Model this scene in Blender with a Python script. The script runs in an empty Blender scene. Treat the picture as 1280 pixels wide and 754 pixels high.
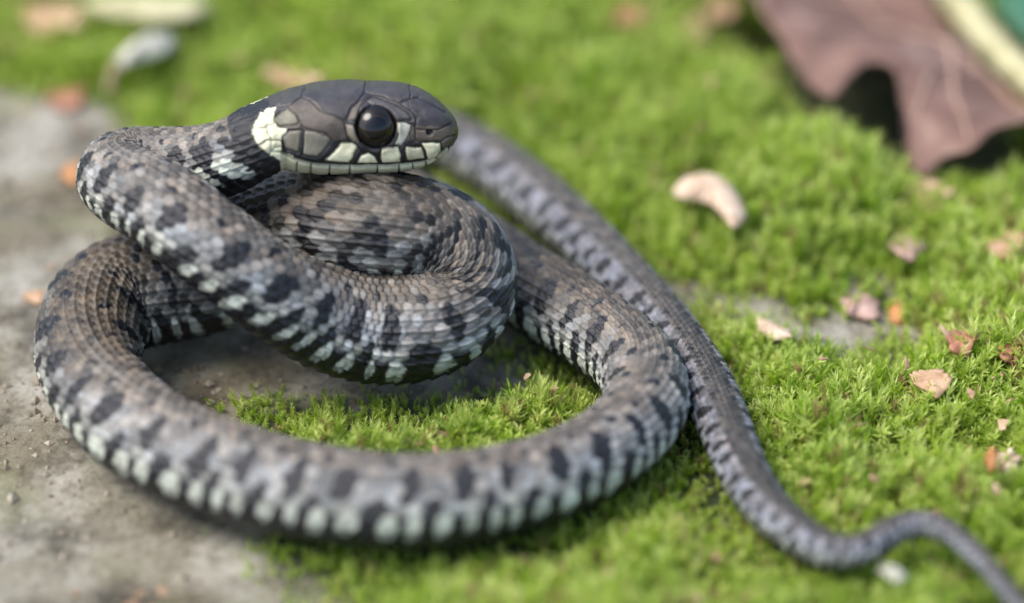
import bpy, math, random
import numpy as np
from mathutils import Vector

random.seed(7)
RNG = np.random.default_rng(11)
SC = bpy.context.scene
C = SC.collection
SC.unit_settings.system = 'METRIC'
SC.unit_settings.scale_length = 0.01          # one unit is one centimetre

# ------------------------------------------------------------------ camera
PITCH = math.radians(35.0)
DIST = 34.0
LENS = 95.6
FPX = LENS / 36.0 * 1280.0
FWD = np.array([0.0, math.cos(PITCH), -math.sin(PITCH)])
UPV = np.array([0.0, math.sin(PITCH), math.cos(PITCH)])
RGT = np.array([1.0, 0.0, 0.0])
CAM = -FWD * DIST
cd = bpy.data.cameras.new('camera')
cam = bpy.data.objects.new('camera', cd)
C.objects.link(cam)
cam.location = CAM
cam.rotation_euler = (math.pi / 2 - PITCH, 0, 0)
cd.lens = LENS
cd.sensor_width = 36.0
cd.clip_start = 1.0
cd.clip_end = 3000.0
cd.dof.use_dof = True
FOCUS = 31.9
APERTURE = 1.68                                  # diameter, cm
cd.dof.focus_distance = FOCUS
cd.dof.aperture_fstop = LENS * 1e-3 / APERTURE
SC.camera = cam

# ------------------------------------------------------------------ light
SUN_EL, SUN_AZ = math.radians(58), math.radians(-100)   # azimuth measured from +Y towards +X
w = bpy.data.worlds.new('World')
SC.world = w
w.use_nodes = True
nt = w.node_tree
bg = nt.nodes['Background']
sky = nt.nodes.new('ShaderNodeTexSky')
sky.sky_type = 'NISHITA'
sky.sun_disc = False
sky.sun_elevation = SUN_EL
sky.sun_rotation = SUN_AZ
sky.air_density = 1.0
sky.dust_density = 3.0
nt.links.new(sky.outputs[0], bg.inputs[0])
bg.inputs[1].default_value = 0.15
sl = bpy.data.lights.new('sun', 'SUN')
sun = bpy.data.objects.new('sun', sl)
C.objects.link(sun)
sl.energy = 1.5
sl.angle = math.radians(36)
sl.color = (1.0, 0.96, 0.90)
sd = Vector((math.sin(SUN_AZ) * math.cos(SUN_EL), math.cos(SUN_AZ) * math.cos(SUN_EL), math.sin(SUN_EL)))
sun.rotation_euler = (-sd).to_track_quat('-Z', 'Y').to_euler()
SC.view_settings.view_transform = 'Standard'
SC.view_settings.look = 'None'
SC.view_settings.gamma = 1.0
SC.view_settings.exposure = 1.05
SC.cycles.use_denoising = True
SC.cycles.max_bounces = 8
SC.cycles.use_adaptive_sampling = True


# ------------------------------------------------------------------ helpers
def unproj(px, py, z):
    d = FWD + RGT * ((px - 640) / FPX) + UPV * ((377 - py) / FPX)
    t = (z - CAM[2]) / d[2]
    return CAM + d * t


def proj(P):
    Q = P - CAM
    dep = Q @ FWD
    return 640 + FPX * (Q @ RGT) / dep, 377 - FPX * (Q @ UPV) / dep, dep


def depth_of(p):
    return float((p - CAM) @ FWD)


def hash2(ix, iy, seed):
    h = (ix.astype(np.int64) * 374761393 + iy.astype(np.int64) * 668265263 + seed * 982451653) & 0xFFFFFFFF
    h = ((h ^ (h >> 13)) * 1274126177) & 0xFFFFFFFF
    h = h ^ (h >> 16)
    return (h & 0xFFFF) / 65535.0


def vnoise(x, y, scale, seed=0, octaves=3):
    out = np.zeros_like(x, dtype=float)
    amp, tot = 1.0, 0.0
    for o in range(octaves):
        X, Y = x / scale, y / scale
        ix, iy = np.floor(X), np.floor(Y)
        fx, fy = X - ix, Y - iy
        fx, fy = fx * fx * (3 - 2 * fx), fy * fy * (3 - 2 * fy)
        a, b = hash2(ix, iy, seed + o), hash2(ix + 1, iy, seed + o)
        c, d = hash2(ix, iy + 1, seed + o), hash2(ix + 1, iy + 1, seed + o)
        out += amp * ((a * (1 - fx) + b * fx) * (1 - fy) + (c * (1 - fx) + d * fx) * fy)
        tot += amp
        amp *= 0.5
        scale *= 0.5
    return out / tot * 2 - 1


def smooth(a, b, x):
    t = np.clip((x - a) / (b - a), 0, 1)
    return t * t * (3 - 2 * t)


def seg_dist(x, y, pts, closed):
    n = len(pts)
    best = np.full(x.shape, 1e9)
    for i in range(n if closed else n - 1):
        ax, ay = pts[i]
        bx, by = pts[(i + 1) % n]
        dx, dy = bx - ax, by - ay
        L = dx * dx + dy * dy + 1e-12
        t = np.clip(((x - ax) * dx + (y - ay) * dy) / L, 0, 1)
        best = np.minimum(best, np.hypot(x - ax - t * dx, y - ay - t * dy))
    return best


def inside(x, y, pts):
    r = np.zeros(x.shape, bool)
    n = len(pts)
    for i in range(n):
        ax, ay = pts[i]
        bx, by = pts[(i + 1) % n]
        if ay == by:
            continue
        cond = ((ay > y) != (by > y)) & (x < (bx - ax) * (y - ay) / (by - ay) + ax)
        r ^= cond
    return r


def mesh_np(name, V, F4=None, F3=None, mat=None, parent=None, smooth_shade=True):
    me = bpy.data.meshes.new(name)
    F4 = np.zeros((0, 4), int) if F4 is None else np.asarray(F4)
    F3 = np.zeros((0, 3), int) if F3 is None else np.asarray(F3)
    me.vertices.add(len(V))
    me.vertices.foreach_set('co', np.asarray(V, dtype=np.float32).ravel())
    nl = F4.size + F3.size
    me.loops.add(nl)
    me.loops.foreach_set('vertex_index', np.concatenate([F4.ravel(), F3.ravel()]).astype(np.int32))
    nf = len(F4) + len(F3)
    me.polygons.add(nf)
    st = np.concatenate([np.arange(len(F4)) * 4, len(F4) * 4 + np.arange(len(F3)) * 3]).astype(np.int32)
    me.polygons.foreach_set('loop_start', st)
    me.update(calc_edges=True)
    me.polygons.foreach_set('use_smooth', np.full(nf, smooth_shade, dtype=bool))
    if mat:
        me.materials.append(mat)
    ob = bpy.data.objects.new(name, me)
    C.objects.link(ob)
    if parent:
        ob.parent = parent
    return ob


def tag(o, label, cat, group=None, kind=None):
    if label:
        o['label'] = label
    if cat:
        o['category'] = cat
    if group:
        o['group'] = group
    if kind:
        o['kind'] = kind
    return o


def color_attr(ob, col, name='Col'):
    a = ob.data.color_attributes.new(name, 'FLOAT_COLOR', 'POINT')
    c4 = np.ones((len(col), 4), np.float32)
    c4[:, :3] = col
    a.data.foreach_set('color', c4.ravel())


class Mat:
    def __init__(s, name):
        s.m = bpy.data.materials.new(name)
        s.m.use_nodes = True
        s.t = s.m.node_tree
        s.b = s.t.nodes['Principled BSDF']

    def n(s, kind, **kw):
        x = s.t.nodes.new(kind)
        for k, v in kw.items():
            setattr(x, k, v)
        return x

    def l(s, a, b):
        s.t.links.new(a, b)

    def noise(s, scale, detail=4, rough=0.55, vec=None):
        x = s.n('ShaderNodeTexNoise')
        x.inputs['Scale'].default_value = scale
        x.inputs['Detail'].default_value = detail
        x.inputs['Roughness'].default_value = rough
        if vec is not None:
            s.l(vec, x.inputs['Vector'])
        return x

    def ramp(s, fac, stops):
        r = s.n('ShaderNodeValToRGB')
        e = r.color_ramp.elements
        while len(e) < len(stops):
            e.new(0.5)
        for i, (p, c) in enumerate(stops):
            e[i].position = p
            e[i].color = (*c, 1)
        s.l(fac, r.inputs[0])
        return r

    def mix(s, fac, a, b, mode='MIX'):
        x = s.n('ShaderNodeMix', data_type='RGBA', blend_type=mode)
        for sock, v in ((x.inputs[0], fac), (x.inputs[6], a), (x.inputs[7], b)):
            if isinstance(v, (int, float)):
                sock.default_value = v
            elif isinstance(v, tuple):
                sock.default_value = (*v, 1)
            else:
                s.l(v, sock)
        return x.outputs[2]

    def bump(s, h, strength, dist):
        x = s.n('ShaderNodeBump')
        x.inputs['Strength'].default_value = strength
        x.inputs['Distance'].default_value = dist
        s.l(h, x.inputs['Height'])
        s.l(x.outputs[0], s.b.inputs['Normal'])
        return x


# ------------------------------------------------------------------ the snake's spine
# apparent centre in the picture, height of the centre above the stone, half width in picture units
BODY = [  # px, py, z, half width
    (312, 186, 2.74, 45), (280, 202, 2.52, 47), (240, 208, 2.36, 47), (198, 209, 2.27, 47),
    (162, 209, 2.24, 47), (147, 221, 2.28, 49), (161, 236, 2.36, 51), (200, 257, 2.36, 54),
    (250, 296, 2.18, 55), (300, 336, 1.86, 56), (350, 372, 1.46, 60), (405, 396, 1.08, 65),
    (460, 409, 0.88, 69), (515, 410, 0.86, 69), (560, 392, 0.98, 66), (582, 360, 1.18, 61),
    (575, 320, 1.48, 60), (540, 293, 1.72, 60), (490, 284, 1.84, 64), (435, 283, 1.78, 68),
    (378, 288, 1.46, 72), (318, 307, 1.10, 75), (258, 343, 0.84, 74), (196, 359, 0.76, 73),
    (138, 379, 0.72, 69), (112, 424, 0.68, 64), (118, 476, 0.66, 60), (160, 528, 0.66, 61),
    (225, 567, 0.66, 61), (310, 599, 0.66, 61), (410, 621, 0.66, 60), (510, 630, 0.64, 59),
    (610, 620, 0.62, 57), (700, 594, 0.60, 54), (770, 555, 0.58, 52), (806, 510, 0.58, 51),
    (800, 465, 0.58, 51), (755, 424, 0.58, 52), (700, 387, 0.57, 52), (645, 352, 0.56, 51),
    (590, 312, 0.52, 49), (530, 272, 0.48, 47), (465, 238, 0.46, 45), (410, 212, 0.44, 43),
    (392, 185, 0.42, 41), (430, 164, 0.40, 40), (490, 163, 0.40, 39), (545, 174, 0.40, 37),
    (600, 199, 0.40, 37), (650, 233, 0.40, 37), (705, 279, 0.42, 36), (760, 332, 0.42, 35),
    (808, 382, 0.42, 34), (850, 432, 0.40, 33), (884, 485, 0.38, 33), (908, 540, 0.37, 32),
    (930, 593, 0.36, 30), (960, 638, 0.36, 28), (1000, 672, 0.38, 26), (1043, 693, 0.42, 24),
    (1080, 689, 0.48, 21), (1112, 667, 0.55, 19), (1146, 655, 0.58, 18), (1182, 664, 0.58, 16),
    (1216, 690, 0.55, 14), (1250, 727, 0.52, 12), (1282, 768, 0.5, 12), (1310, 812, 0.20, 8),
    (1330, 850, 0.18, 3)]
HEAD_Z = 2.86
HEADPTS = [  # px, py (centre), half height seen, half width seen (of the head's own breadth)
    (571, 163, 2, 2), (569.5, 163, 9, 9), (566, 163, 17, 17), (560, 163, 25, 25), (545, 161, 39, 36), (520, 158, 52.5, 46),
    (495, 157, 57, 54), (469, 156.5, 58, 59), (435, 156.5, 58, 66), (400, 157.5, 56.5, 70),
    (370, 159, 52, 66), (350, 163, 47, 58), (332, 171, 44, 50)]
pts, hv, wv = [], [], []
for px, py, a, b in HEADPTS:
    p = unproj(px, py, HEAD_Z)
    k = depth_of(p) / FPX
    pts.append(p); hv.append(a * k * 0.94); wv.append(b * k)
NHEAD = len(pts)
for px, py, z, hw in BODY:
    p = unproj(px, py, z)
    k = depth_of(p) / FPX
    pts.append(p); hv.append(hw * k); wv.append(hw * k)
pts = np.array(pts); hv = np.array(hv); wv = np.array(wv)


def catmull(P, S):
    """centripetal Catmull-Rom through P (n,k); S samples per span"""
    P = np.vstack([2 * P[0] - P[1], P, 2 * P[-1] - P[-2]])
    out = []
    for i in range(1, len(P) - 2):
        p0, p1, p2, p3 = P[i - 1], P[i], P[i + 1], P[i + 2]
        t0 = 0.0
        t1 = t0 + max(np.linalg.norm((p1 - p0)[:3]), 1e-4) ** 0.5
        t2 = t1 + max(np.linalg.norm((p2 - p1)[:3]), 1e-4) ** 0.5
        t3 = t2 + max(np.linalg.norm((p3 - p2)[:3]), 1e-4) ** 0.5
        t = np.linspace(t1, t2, S, endpoint=False)[:, None]
        A1 = (t1 - t) / (t1 - t0) * p0 + (t - t0) / (t1 - t0) * p1
        A2 = (t2 - t) / (t2 - t1) * p1 + (t - t1) / (t2 - t1) * p2
        A3 = (t3 - t) / (t3 - t2) * p2 + (t - t2) / (t3 - t2) * p3
        B1 = (t2 - t) / (t2 - t0) * A1 + (t - t0) / (t2 - t0) * A2
        B2 = (t3 - t) / (t3 - t1) * A2 + (t - t1) / (t3 - t1) * A3
        out.append((t2 - t) / (t2 - t1) * B1 + (t - t1) / (t2 - t1) * B2)
    out.append(P[-2][None])
    return np.vstack(out)


full = catmull(np.column_stack([pts, hv, wv]), 24)
d = np.linalg.norm(np.diff(full[:, :3], axis=0), axis=1)
arc = np.concatenate([[0], np.cumsum(d)])
S_NECK = arc[(NHEAD - 1) * 24]
total = arc[-1]
# even resample and smooth the part behind the head
su = np.arange(0, total, 0.02)
fu = np.column_stack([np.interp(su, arc, full[:, k]) for k in range(5)])
for it in range(60):
    m = fu.copy()
    wgt = smooth(0.6, 2.6, su[1:-1])[:, None]
    m[1:-1] = fu[1:-1] * (1 - 0.5 * wgt) + 0.25 * wgt * (fu[:-2] + fu[2:])
    # girths near the snout keep their shape
    fu[:, :3] = m[:, :3]
    fu[:, 3:] = np.where(su[:, None] > 2.2, m[:, 3:], fu[:, 3:])

# push strands that press into each other apart (contact, not overlap)
ii = np.arange(0, len(fu), 6)
rad = fu[ii, 3].copy()
pos = fu[ii, :3].copy()
orig = pos.copy()
sidx = su[ii]
for it in range(60):
    D = pos[:, None] - pos[None]
    L = np.linalg.norm(D, axis=2) + 1e-6
    R = (rad[:, None] + rad[None]) * 0.97
    far = np.abs(sidx[:, None] - sidx[None]) > 2.6
    pen = np.where(far, np.clip(R - L, 0, None), 0)
    mv = (D / L[..., None] * pen[..., None])
    cnt = np.maximum((pen > 0).sum(1), 1)
    step = mv.sum(1) / cnt[:, None] * 0.25
    step[sidx < 2.6] = 0
    for _ in range(3):
        step[1:-1] = 0.5 * step[1:-1] + 0.25 * (step[:-2] + step[2:])
    pos += step
    pos[:, 2] = np.maximum(pos[:, 2], rad * 0.93)
off = pos - orig
for _ in range(12):
    off[1:-1] = 0.5 * off[1:-1] + 0.25 * (off[:-2] + off[2:])
fu[:, :3] += np.column_stack([np.interp(su, sidx, off[:, k]) for k in range(3)])
print('relaxed: max penetration left', round(float(pen.max()), 3), 'max shift', round(float(np.linalg.norm(off, axis=1).max()), 3), 'length', round(float(total), 1))
CL = fu[::8]                                    # coarse centreline for clearances

# tight bends carry more, shorter scales
tq = np.gradient(fu[:, :3], axis=0)
tq /= np.linalg.norm(tq, axis=1)[:, None]
kap = np.linalg.norm(np.gradient(tq, axis=0), axis=1) / 0.02 * fu[:, 3]
for _ in range(400):
    kap[1:-1] = 0.5 * kap[1:-1] + 0.25 * (kap[:-2] + kap[2:])
LATS = np.clip(1.08 - 0.42 * kap, 0.60, 1.0)
# ring stations: dense on the head, then in lattice units of the scales
NA = 256
LAT = 0.265                                     # scale spacing along the body / radius
st, uu = [], []
s, u = 0.0, 0.0
while s < total - 0.01:
    r = float(np.interp(s, su, fu[:, 4 - (s > 2.4)]))
    rr = max(r, 0.05)
    if s < 2.75:
        ds = 0.0085 if s > 0.08 else 0.004
    else:
        ds = LAT * rr * float(np.interp(s, su, LATS)) / 7.6
    st.append(s); uu.append(u)
    rl = max(float(np.interp(s, su, fu[:, 3])), 0.05)
    s += ds
    u += ds / (LAT * (0.42 if s < 2.75 else rl * float(np.interp(s, su, LATS))))
st = np.array(st); uu = np.array(uu)
NR = len(st)
cen = np.column_stack([np.interp(st, su, fu[:, k]) for k in range(3)])
hh = np.interp(st, arc, full[:, 3]); ww = np.interp(st, arc, full[:, 4])
hs = np.interp(st, su, fu[:, 3]); ws = np.interp(st, su, fu[:, 4])
bl = smooth(1.9, 2.6, st)
hh = hh * (1 - bl) + hs * bl
ww = ww * (1 - bl) + ws * bl
tu = np.gradient(fu[:, :3], axis=0)
for _ in range(30):
    tu[1:-1] = 0.5 * tu[1:-1] + 0.25 * (tu[:-2] + tu[2:])
tu /= np.linalg.norm(tu, axis=1)[:, None]
tan = np.column_stack([np.interp(st, su, tu[:, k]) for k in range(3)])
headdir = np.array([-1.0, 0.0, 0.0])
hb = smooth(1.7, 2.6, st)[:, None]
tan = tan * hb + headdir * (1 - hb)
tan /= np.linalg.norm(tan, axis=1)[:, None]
zup = np.array([0, 0, 1.0])
side = np.cross(tan, zup)
side /= np.linalg.norm(side, axis=1)[:, None]
upn = np.cross(side, tan)
# side points: tangent is -X on the head, so side = (-X) x Z = +Y : away from the viewer
HEAD_ROLL = math.radians(15)
akeys = [arc[(NHEAD + q) * 24] for q in (2, 8, 13, 16, 21, 24, 27, 37, 40, 44, 48, 58, 66)]
avals = [0, 10, 0, -22, -14, 6, 24, 22, 8, 8, 26, 26, 16]
lean = np.radians(np.interp(st, akeys, avals)) * side[:, 1]
fl_ = smooth(2.0, 4.0, st)
roll = HEAD_ROLL * (1 - fl_) + lean * fl_
upr = upn * np.cos(roll)[:, None] + side * np.sin(roll)[:, None]
sdr = side * np.cos(roll)[:, None] - upn * np.sin(roll)[:, None]

ang = (np.arange(NA) / NA) * 2 * math.pi - math.pi          # 0 = back, +-pi = belly
sa, ca = np.sin(ang), np.cos(ang)
headness = 1 - smooth(2.0, 2.7, st)
ex = 2 / (2.0 + 0.5 * headness)[:, None]
SX = np.sign(sa)[None] * np.abs(sa)[None] ** ex
CZ = np.sign(ca)[None] * np.abs(ca)[None] ** ex
# flat belly on the body
belly = np.where(CZ < 0, 1 - 0.10 * (1 - headness)[:, None] * np.abs(CZ) ** 3, 1.0)
# head crown a bit flatter than the jaw
crown = np.where(CZ > 0, 1 - 0.05 * headness[:, None], 1.03 * headness[:, None] + (1 - headness)[:, None])
OX = SX * ww[:, None]
OZ = CZ * hh[:, None] * belly * crown
P = cen[:, None] + sdr[:, None] * OX[..., None] + upr[:, None] * OZ[..., None]
# outward normals of the smooth skin
du = np.gradient(P, axis=0)
dv = np.roll(P, -1, axis=1) - np.roll(P, 1, axis=1)
NRM = np.cross(dv, du)
NRM /= (np.linalg.norm(NRM, axis=2) + 1e-9)[..., None]
outw = P - cen[:, None]
if (NRM * outw).sum(2).mean() < 0:
    NRM = -NRM

# ---- scale lattice on the body
U = np.repeat(uu[:, None], NA, 1)
A = np.repeat(ang[None], NR, 0)
ROWW = math.radians(110) / 9.5
v = A / ROWW
best = np.full(U.shape, -1.0)
bc = np.zeros(U.shape); br = np.zeros(U.shape); bq = np.zeros(U.shape); bw = np.zeros(U.shape)
r0 = np.floor(v)
for dr in (-1, 0, 1, 2):
    row = r0 + dr
    offr = np.where(np.mod(row, 2) == 0, 0.0, 0.5)
    k0 = np.floor(U - offr)
    for dk in (-1, 0, 1):
        cc = k0 + dk + offr
        q = U - cc                                  # 0 at the front of the scale, grows towards the tail
        qq = (q + 0.15) / 1.35
        lat = (v - row)
        wid = 0.74 * np.clip(np.sin(np.pi * np.clip(qq, 0, 1) ** 0.85), 0, 1) ** 0.62
        e = 1 - np.abs(lat) / np.maximum(wid, 1e-3)
        ok = (qq > 0) & (qq < 1) & (e > 0) & (np.abs(row) <= 9)
        prof = (0.25 + 0.75 * qq) * np.clip(e * 4.0, 0, 1) ** 0.5 * np.clip((1 - qq) * 7, 0, 1) ** 0.5
        val = np.where(ok, prof, -1)
        upd = val > best
        best = np.where(upd, val, best); bc = np.where(upd, cc, bc); br = np.where(upd, row, br)
        bq = np.where(upd, qq, bq); bw = np.where(upd, lat, bw)
isr = best > 0
vent = np.abs(v) > 9.75
vk = np.floor(U + 0.5)
keel = np.exp(-(bw / 0.11) ** 2) * (np.abs(br) < 8.5) * np.clip(np.sin(np.pi * bq), 0, 1)
rloc = np.minimum(hh, ww)[:, None]
H = np.where(isr, best * 0.078 + keel * 0.042, 0.0)
H = np.where(vent, 0.05 * (1 - np.mod(U + 0.5, 1.0)) * smooth(9.75, 10.2, np.abs(v)), H)
H = H * rloc
fade = smooth(2.15, 2.5, st)[:, None]
Hbody = H * fade

# ---- colours of the body, one value per scale
def hsh(a, b, sd_):
    return hash2(np.round(a * 2), np.round(b), sd_)


BLACK = np.array([0.0055, 0.006, 0.008])
ar = np.abs(br)
rnd = hsh(bc, br, 3)
rnd2 = hsh(bc, br, 5)
srel = np.interp(bc, uu, st)
tailf = smooth(29, 34, srel)
endf = smooth(37.5, 40, srel)
brown = np.array([0.080, 0.058, 0.034]); grey = np.array([0.112, 0.112, 0.103]); pale = np.array([0.46, 0.49, 0.41])
frontf = 1 - smooth(2.6, 9.0, np.abs(srel - 5.5)) + smooth(16, 18, srel) * (1 - smooth(24, 28, srel)) * 1.0
mixg = np.clip(0.15 + 0.75 * smooth(2.0, 6.0, ar) + 0.4 * tailf + 0.3 * frontf, 0, 1)
colr = brown * (1 - mixg[..., None]) + grey * mixg[..., None]
colr = colr * (0.48 + 0.98 * rnd[..., None] ** 1.2)
colr = colr * (1 + np.array([0.95, 1.0, 1.12]) * (frontf * smooth(-2.0, 3.5, ar))[..., None])  # bluish sky sheen painted into the flanks of neck and front strands
roughz = smooth(arc[(NHEAD + 13) * 24], arc[(NHEAD + 15) * 24], st)[:, None] * (1 - smooth(arc[(NHEAD + 23) * 24], arc[(NHEAD + 25) * 24], st)[:, None]) + smooth(arc[(NHEAD + 36) * 24], arc[(NHEAD + 39) * 24], st)[:, None]* (1 - smooth(30, 32, st))[:, None] * 0.7
colr = colr * (1 - 0.88 * roughz * (hsh(bc, br, 12) < 0.27))[..., None] * (1 - 0.12 * roughz)[..., None]
colr[..., 0] *= (0.94 + 0.14 * rnd2); colr[..., 2] *= (1.05 - 0.14 * rnd2)
PER = 4.0
wob = 0.10 * np.sin(bc * 0.37) + 0.06 * np.sin(bc * 0.91 + 1)
sgn = np.sign(br)
ph = np.mod(bc / PER + wob + 0.23 * (sgn > 0) + 0.035 * (ar - 5), 1.0)
bcm = 0.5 * bc + 0.5 * U
avm = 0.5 * ar + 0.5 * np.abs(v)
wobc = 0.10 * np.sin(bcm * 0.37) + 0.06 * np.sin(bcm * 0.91 + 1)
phc = np.mod(bcm / PER + wobc + 0.23 * (v > 0) + 0.030 * (avm - 5), 1.0)
nbar = np.floor(bcm / PER + wobc + 0.23 * (v > 0) + 0.030 * (avm - 5))
jb = hash2(nbar, np.sign(v) + 2, 15) - 0.5
jb2 = hash2(nbar, np.sign(v) + 2, 16) - 0.5
jn_ = 0.24 * vnoise(U, A / ROWW + 40, 1.1, 17, 3)
flk = roughz * 1.0
Ebar = 1 - ((phc - 0.30 - 0.06 * jb) / (0.20 - 0.055 * flk)) ** 2 - ((avm - 4.7 - 0.8 * jb2) / (2.25 + 0.8 * jb)) ** 2
phl = np.mod(phc + 0.5, 1.0)
Elow = 1 - ((phl - 0.30 + 0.05 * jb2) / (0.18 - 0.05 * flk)) ** 2 - ((avm - 8.0) / (2.2 - 0.5 * flk)) ** 2
Esp = 1 - ((phl - 0.30) / 0.11) ** 2 - ((avm - 1.9) / (0.8 + jb)) ** 2 - 0.3
dkf = smooth(-0.02, 0.16, np.maximum(np.maximum(Ebar, Elow), Esp) + jn_)
dk = dkf > 0.5
palef = smooth(5.6, 8.2, avm) * (0.45 + 0.55 * rnd2) * 0.5
colr = colr * (1 - palef[..., None]) + pale * (0.72 + 0.45 * rnd[..., None]) * palef[..., None]
colr = colr * (1 - dkf[..., None]) + BLACK * (0.8 + 0.8 * rnd2[..., None]) * dkf[..., None]
edge = smooth(0.08, 0.56, best)
skin = np.where(dk[..., None], BLACK, np.array([0.022, 0.019, 0.017]))
skin = np.where((ar >= 6.8)[..., None], BLACK, skin)
colr = np.where(((tailf > 0.5) & (ar >= 3) & (ar < 8) & ~dk)[..., None], colr * np.array([1.50, 1.58, 1.95]), colr)  # lavender tail flanks: sky reflection put largely into the colour
colr = np.where(((ar <= 2.5))[..., None], colr * (1 - 0.45 * endf[..., None]), colr)
# lighter keel on scales outside the dark marks
colr = colr * (1 + 0.30 * (keel * (~dk))[..., None])
COL = skin * (1 - edge[..., None]) + colr * edge[..., None]
# tall cream ovals along the edge of the belly, in pairs parted by black
loopf = smooth(16, 18, st)[:, None]
av = np.abs(v)
pu = np.mod(U / PER + 0.10 * np.sin(U * 0.37) + 0.06 * np.sin(U * 0.91 + 1) + 0.23 * (v > 0) + 0.030 * (av - 5), 1.0)
nu_ = np.floor(U / PER)
ovm = np.zeros(U.shape)
for oc, ow in ((0.07, 0.17), (0.54, 0.17)):
    cr = hash2(nu_ + oc * 10, np.sign(v) + 3, 77)
    dp = np.abs(pu - oc); dp = np.minimum(dp, 1 - dp)
    ov = 1 - (dp / (ow * (0.80 + 0.35 * cr) * (0.78 + 0.22 * loopf))) ** 2 - ((av - 8.75 - 0.5 * cr) / (1.6 + 0.5 * cr)) ** 2 + (0.55 - 0.3 * loopf) * vnoise(U, v, 0.7, 55, 3)
    ovm = np.maximum(ovm, smooth(0.0, 0.35, ov) * (0.75 + 0.35 * cr))
ovm = ovm * (1 - 0.5 * tailf) * (0.45 + 0.55 * smooth(0.05, 0.5, best))
under_ = smooth(7.2, 8.0, av + 0.25 * vnoise(U, v, 0.9, 18, 2))
COL = COL * (1 - under_[..., None]) + (BLACK * (1 - ovm[..., None]) + pale * 1.05 * ovm[..., None]) * under_[..., None]
vc = np.where((hsh(vk * 0.5, np.sign(v) + 2 * 0, 9) < 0.25)[..., None] & (np.abs(v) < 11.2)[..., None], pale * 0.8, np.array([0.014, 0.016, 0.02]))
COL = np.where((av > 11.2)[..., None], np.array([0.014, 0.016, 0.02]), COL)
# nape: heavy black blotches with cream on the neck's side
neckz = (st[:, None] < 4.2)
nb = (np.mod(bc / 3.4 + 0.1 * ar, 1.0) < 0.36) & (ar >= 4)
COL = np.where((neckz & isr & ((ar >= 6.5) | (nb & (ar >= 3.5))) & (ar < 9.5))[..., None], np.where(nb[..., None], BLACK, pale * (0.7 + 0.4 * rnd[..., None]) * edge[..., None] + BLACK * (1 - edge[..., None])), COL)
COL = np.where((st[:, None] + 0.10 * vnoise(U, A * 4, 0.8, 71, 2) < 2.52)[..., None] & ((st[:, None] > 2.4))[..., None] & ~vent[..., None], BLACK * 1.3, COL)

# ---- head: plates laid out on the near side, mirrored to the far side
nh = int(np.searchsorted(st, 2.95))
half = NA // 2
# near side = negative side direction -> ang < 0 ; mirror index
PH = P[:nh]
fx, fy, fd = proj(PH.reshape(-1, 3))
fx = fx.reshape(nh, NA); fy = fy.reshape(nh, NA)
near = np.arange(1, half + 1)                       # angles -pi..0 (exclusive of -pi)
X = fx[:, near]; Y = fy[:, near]
lowest = np.argmax(Y, axis=1)                       # lower outline in view
XW = X + 1.3 * vnoise(X, Y, 9, 90, 2)
YW = Y + 1.3 * vnoise(X, Y, 9, 93, 2)


def cp(L):
    return [(280 + a / 3.765, 70 + b / 3.765) for a, b in L]


PLATE = np.array([0.040, 0.035, 0.036]); PLATE_B = np.array([0.082, 0.066, 0.050]); CREAM = np.array([0.80, 0.77, 0.52])
HC = np.tile(PLATE, (nh, len(near), 1))
jit = vnoise(X, Y, 9, 4, 3)
HC = HC * (1 + 0.40 * jit[..., None] + 0.22 * vnoise(X, Y, 2.5, 19, 2)[..., None] + 0.25 * vnoise(X, Y * 2.2, 22, 14, 3)[..., None])
GR = np.full(X.shape, 1e9)


def plate(poly, col, line=True):
    global GR
    pp = cp(poly)
    m = inside(XW, YW, pp)
    HC[m] = np.array(col) * (1 + 0.10 * jit[m][:, None])
    if line:
        GR = np.minimum(GR, seg_dist(XW, YW, pp, True))


def groove(pl):
    global GR
    GR = np.minimum(GR, seg_dist(XW, YW, cp(pl), False) * 1.25 + 0.15)


DARK = BLACK * 1.2
# flank area below the crown: browner
plate([(300, 235), (360, 195), (430, 220), (460, 260), (540, 295), (575, 312), (600, 400), (500, 480), (340, 500), (230, 470), (230, 300)], PLATE_B, False)
plate([(885, 330), (1090, 330), (1060, 400), (1020, 470), (880, 440)], PLATE_B * 1.15, False)
# black behind the collar
plate([(-60, 180), (100, 200), (178, 190), (180, 250), (172, 290), (142, 330), (138, 370), (165, 425), (215, 470), (275, 500), (330, 520), (330, 700), (-60, 700)], DARK, False)
# black seams behind the lips
plate([(262, 395), (300, 345), (372, 340), (380, 350), (500, 384), (520, 400), (580, 385), (640, 412), (700, 440), (790, 425), (840, 410), (905, 400), (1015, 400), (1030, 440), (1000, 480), (950, 505), (340, 505), (330, 470), (268, 450)], DARK, False)
plate([(182, 240), (196, 222), (214, 228), (234, 208), (252, 214), (262, 228), (238, 262), (236, 300), (250, 335), (296, 345), (288, 375), (262, 398), (270, 448), (332, 465), (330, 505), (270, 492), (215, 462), (165, 422), (138, 370), (145, 330), (170, 290), (176, 250)], CREAM * 1.02, False)
topm = (np.abs(ang[near])[None] + 0.12 * vnoise(X, Y, 4, 66, 2) < 0.36) & (X < 349)
HC[topm] = np.where((X < 337)[topm][:, None], DARK, PLATE)
groove([(176, 262), (215, 275), (238, 262)]); groove([(145, 345), (190, 340), (238, 320)]); groove([(165, 420), (200, 395), (262, 398)])
groove([(215, 462), (235, 430), (268, 425)]); groove([(215, 275), (200, 340), (225, 395), (215, 462)])
plate([(240, 292), (270, 262), (300, 248), (338, 275), (357, 305), (345, 325), (270, 332), (236, 308)], (0.17, 0.16, 0.11))
plate([(300, 240), (362, 196), (410, 215), (455, 262), (545, 298), (572, 318), (585, 385), (515, 386), (478, 378), (375, 338), (357, 322), (322, 262)], PLATE_B * 1.05, False)
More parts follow.
